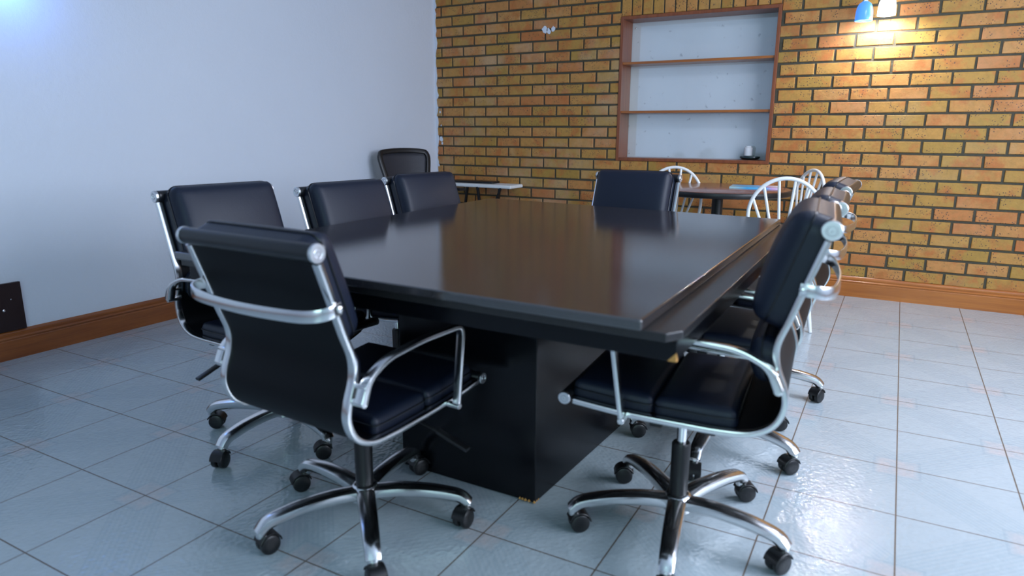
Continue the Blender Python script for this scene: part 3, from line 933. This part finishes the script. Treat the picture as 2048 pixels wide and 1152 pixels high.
for k_, (zz, e) in enumerate(((0.44, 0.9), (0.452, 0.99), (0.475, 1.0), (0.497, 0.96), (0.507, 0.85))):
    for i in range(32):
        a = 2 * PI * i / 32
        r = 1 / (abs(math.cos(a)) ** 4 + abs(math.sin(a)) ** 4) ** 0.25
        vs.append((0.03 + 0.235 * e * r * math.cos(a), 0.245 * e * r * math.sin(a), zz))
for k_ in range(4):
    for i in range(32):
        fs.append((k_ * 32 + i, k_ * 32 + (i + 1) % 32, (k_ + 1) * 32 + (i + 1) % 32, (k_ + 1) * 32 + i))
fs += [tuple(range(32))[::-1], tuple(128 + i for i in range(32))]
sq.add(vs, fs).obj('seat', MT['leather'], mc)
for sd in (-1, 1):
    MB().sweep(fillet([(0.02, sd * 0.20, 0.43), (0.02, sd * 0.285, 0.43), (0.0, sd * 0.285, 0.655)], 0.03), rrect(0.018, 0.008, 0.004, 2), ref=(1, 0, 0)).box((0.03, sd * 0.285, 0.665), (0.23, 0.06, 0.022)).obj('armrest', MT['blackplastic'], mc)
MB().lathe([(0.03, 0.07), (0.03, 0.32), (0.016, 0.325), (0.016, 0.43)], 20).obj('gas_cylinder', MT['blackplastic'], mc)
src = [q for q in bpy.data.objects if q.parent == proto and q.name.startswith('base_leg')][0]
srcc = [q for q in bpy.data.objects if q.parent == src][0]
for k in range(5):
    mb = MB().sweep(catmull([(0.02, 0, 0.10), (0.15, 0, 0.09), (0.27, 0, 0.068)], 4), rrect(0.018, 0.011, 0.006, 2), ref=(0, 1, 0)).lathe([(0.012, 0.050), (0.012, 0.07)], 12, TR(0.27, 0, 0))
    if k == 0: l0 = lo = mb.obj('base_leg', MT['blackplastic'], mc)
    else: lo = l0.copy(); COL.objects.link(lo); lo.parent = mc
    lo.rotation_euler = (0, 0, 2 * PI * k / 5 + 0.3)
    co = srcc.copy(); COL.objects.link(co); co.parent = lo; co.location = (0.27, 0, 0)

# ================================================================== WHITE FOLDING TABLE
ft = tag(empty('folding_table', (-3.33, 5.10, 0)), 'narrow white folding table with black crossed legs against the brick wall', 'table')
MB().box((0.08, 0, 0.669), (0.84, 0.22, 0.028)).obj('tabletop', MT['whitetop'], ft, bev=0.008, seg=3)
for (x, nm) in ((0.22, 0), (-0.12, 0)):
    for sd in (-1, 1):
        MB().sweep([(x - sd * 0.10 * 1.9, sd * 0.10, 0.012), (x + sd * 0.02, sd * 0.10, 0.44), (x + sd * 0.055, sd * 0.10, 0.66)], rrect(0.011, 0.011, 0.004, 2), ref=(0, 1, 0)).obj('leg', MT['blackplastic'], ft)
MB().sweep([(0.40, -0.10, 0.66), (0.355, -0.10, 0.56), (0.15, -0.10, 0.35)], rrect(0.009, 0.009, 0.003, 2), ref=(0, 1, 0)).obj('brace', MT['blackplastic'], ft)
bk = MB().box((0, 0, 0.009), (0.44, 0.14, 0.018)).obj('folder', MT['blackplastic'], None, bev=0.004)
bk.location = (-3.28, 5.13, 0.6835); bk.rotation_euler = (0, 0, 0.05)
tag(bk, 'flat black folder lying on the white folding table', 'folder')

# ================================================================== ROUND TABLE
RX_, RY_, RZ_ = -1.03, 4.62, 0.77
rt_ = tag(empty('round_table', (RX_, RY_, 0)), 'round brown cafe table with black edge and black pedestal by the brick wall', 'table')
MB().lathe([(0.452, RZ_ - 0.036), (0.462, RZ_ - 0.032), (0.466, RZ_ - 0.018), (0.462, RZ_ - 0.004), (0.448, RZ_ - 0.0008)], 72).obj('table_edge', MT['blackplastic'], rt_)
MB().lathe([(0.4485, RZ_ - 0.004), (0.4485, RZ_ + 0.0004), (0.447, RZ_ + 0.0008)], 72).obj('tabletop', MT['table_brown'], rt_)
MB().lathe([(0.036, 0.03), (0.036, RZ_ - 0.037)], 28).obj('pedestal', MT['blackplastic'], rt_)
MB().lathe([(0.23, 0.001), (0.235, 0.012), (0.20, 0.022), (0.05, 0.036)], 48).obj('pedestal_base', MT['blackplastic'], rt_)
mg = empty('magazine', (-0.815, 4.70, RZ_ + 0.0015), math.radians(6))
tag(mg, 'magazine with a light blue and pink cover lying on the round table', 'magazine')
def m_cover():
    m, nt, b = mat('printed_cover')
    tc = objco(nt); sp = N(nt, 'ShaderNodeSeparateXYZ'); L(nt, tc, sp.inputs[0])
    g = M2(nt, 'ADD', M2(nt, 'MULTIPLY', sp.outputs[0], 3.2), M2(nt, 'MULTIPLY', sp.outputs[1], 1.2))
    c = ramp(nt, M2(nt, 'ADD', g, 0.5), [(0.0, (0.35, 0.55, 0.60)), (0.25, (0.05, 0.38, 0.72)), (0.6, (0.10, 0.45, 0.80)), (0.75, (0.62, 0.40, 0.70)), (1.0, (0.80, 0.80, 0.86))])
    L(nt, c, b.inputs['Base Color']); setv(b, Roughness=0.25)
    return m
MB().box((0, 0, 0.006), (0.29, 0.20, 0.009)).obj('pages', MT['paper'], mg, bev=0.001)
MB().box((0, 0, 0.0112), (0.297, 0.207, 0.0012)).box((0, 0, 0.0008), (0.297, 0.207, 0.0012)).box((0, -0.103, 0.006), (0.297, 0.0015, 0.0116)).obj('cover', m_cover(), mg)

# ================================================================== WHITE HOOP-BACK CHAIRS
def make_hoop():
    c = empty('hoop_back_chair')
    # seat: saddled round-square slab
    mb = MB(); vs = []; fs = []; n = 36
    for (zz, e) in ((0.432, 0.90), (0.436, 0.98), (0.450, 1.0), (0.460, 0.97), (0.458, 0.80), (0.452, 0.4)):
        for i in range(n):
            a = 2 * PI * i / n
            r = 1 / (abs(math.cos(a)) ** 2.8 + abs(math.sin(a)) ** 2.8) ** (1 / 2.8)
            vs.append((0.205 * e * r * math.cos(a), 0.205 * e * r * math.sin(a), zz))
    for k in range(5):
        for i in range(n):
            fs.append((k * n + i, k * n + (i + 1) % n, (k + 1) * n + (i + 1) % n, (k + 1) * n + i))
    fs += [tuple(range(n))[::-1], tuple(5 * n + i for i in range(n))]
    mb.add(vs, fs).obj('seat', MT['white'], c)
    # hoop back, leaning back
    def hp(y, z): return Vector((-0.165 - 0.16 * (z - 0.455), y, z))
    hoop = [hp(0.155, 0.450), hp(0.175, 0.52), hp(0.190, 0.60)]
    for i in range(0, 19):
        a = PI * i / 18
        hoop.append(hp(0.193 * math.cos(a), 0.675 + 0.205 * math.sin(a)))
    hoop += [hp(-0.190, 0.60), hp(-0.175, 0.52), hp(-0.155, 0.450)]
    bk = MB().sweep(catmull(hoop, 3), ell(0.011, 0.011, 10), ref=(1, 0, 0.16)).obj('hoop', MT['white'], c)
    for i in range(6):
        f = (i - 2.5) / 2.5
        a = PI / 2 - f * 1.12
        y1, z1 = 0.193 * math.cos(a), 0.675 + 0.205 * math.sin(a)
        MB().sweep([hp(0.055 * f, 0.452), hp(0.5 * (0.055 * f + y1), 0.5 * (0.452 + z1)), hp(y1, z1)], ell(0.008, 0.008, 8), ref=(1, 0, 0)).obj('spindle', MT['white'], c)
    for sx in (-1, 1):
        for sy in (-1, 1):
            p = [Vector((sx * 0.13, sy * 0.13, 0.436)), Vector((sx * 0.165, sy * 0.165, 0.22)), Vector((sx * 0.20, sy * 0.20, 0.001))]
            MB().sweep(catmull(p, 5), ell(0.014, 0.014, 10), ref=(1, 0, 0), scales=[0.8, 0.9, 1, 1.15, 1.2, 1.2, 1.1, 1, 0.9, 0.8, 0.75]).obj('leg', MT['white'], c)
    MB().sweep([(0, -0.165, 0.20), (0, 0.165, 0.20)], ell(0.008, 0.008, 8), ref=(1, 0, 0)).sweep([(-0.168, -0.165, 0.20), (0.168, -0.165, 0.20)], ell(0.008, 0.008, 8)).sweep([(-0.168, 0.165, 0.20), (0.168, 0.165, 0.20)], ell(0.008, 0.008, 8)).obj('stretcher', MT['white'], c)
    return c
hoop0 = make_hoop()
HC = [('white hoop-back chair nearest, right of the round table, largest hoop of the three', -0.57, 4.28, 100),
      ('white hoop-back chair left of the round table, showing over the far office chair', -1.34, 4.72, -70),
      ('white hoop-back chair farthest right, between the round table and the brick wall', -0.69, 4.96, 215)]
hs = [hoop0] + [copy_tree(hoop0) for _ in HC[1:]]
for c, (lab, x, y, d) in zip(hs, HC):
    c.location = (x, y, 0); c.rotation_euler = (0, 0, math.radians(d))
    tag(c, lab, 'chair', 'white hoop-back chairs round the small table')
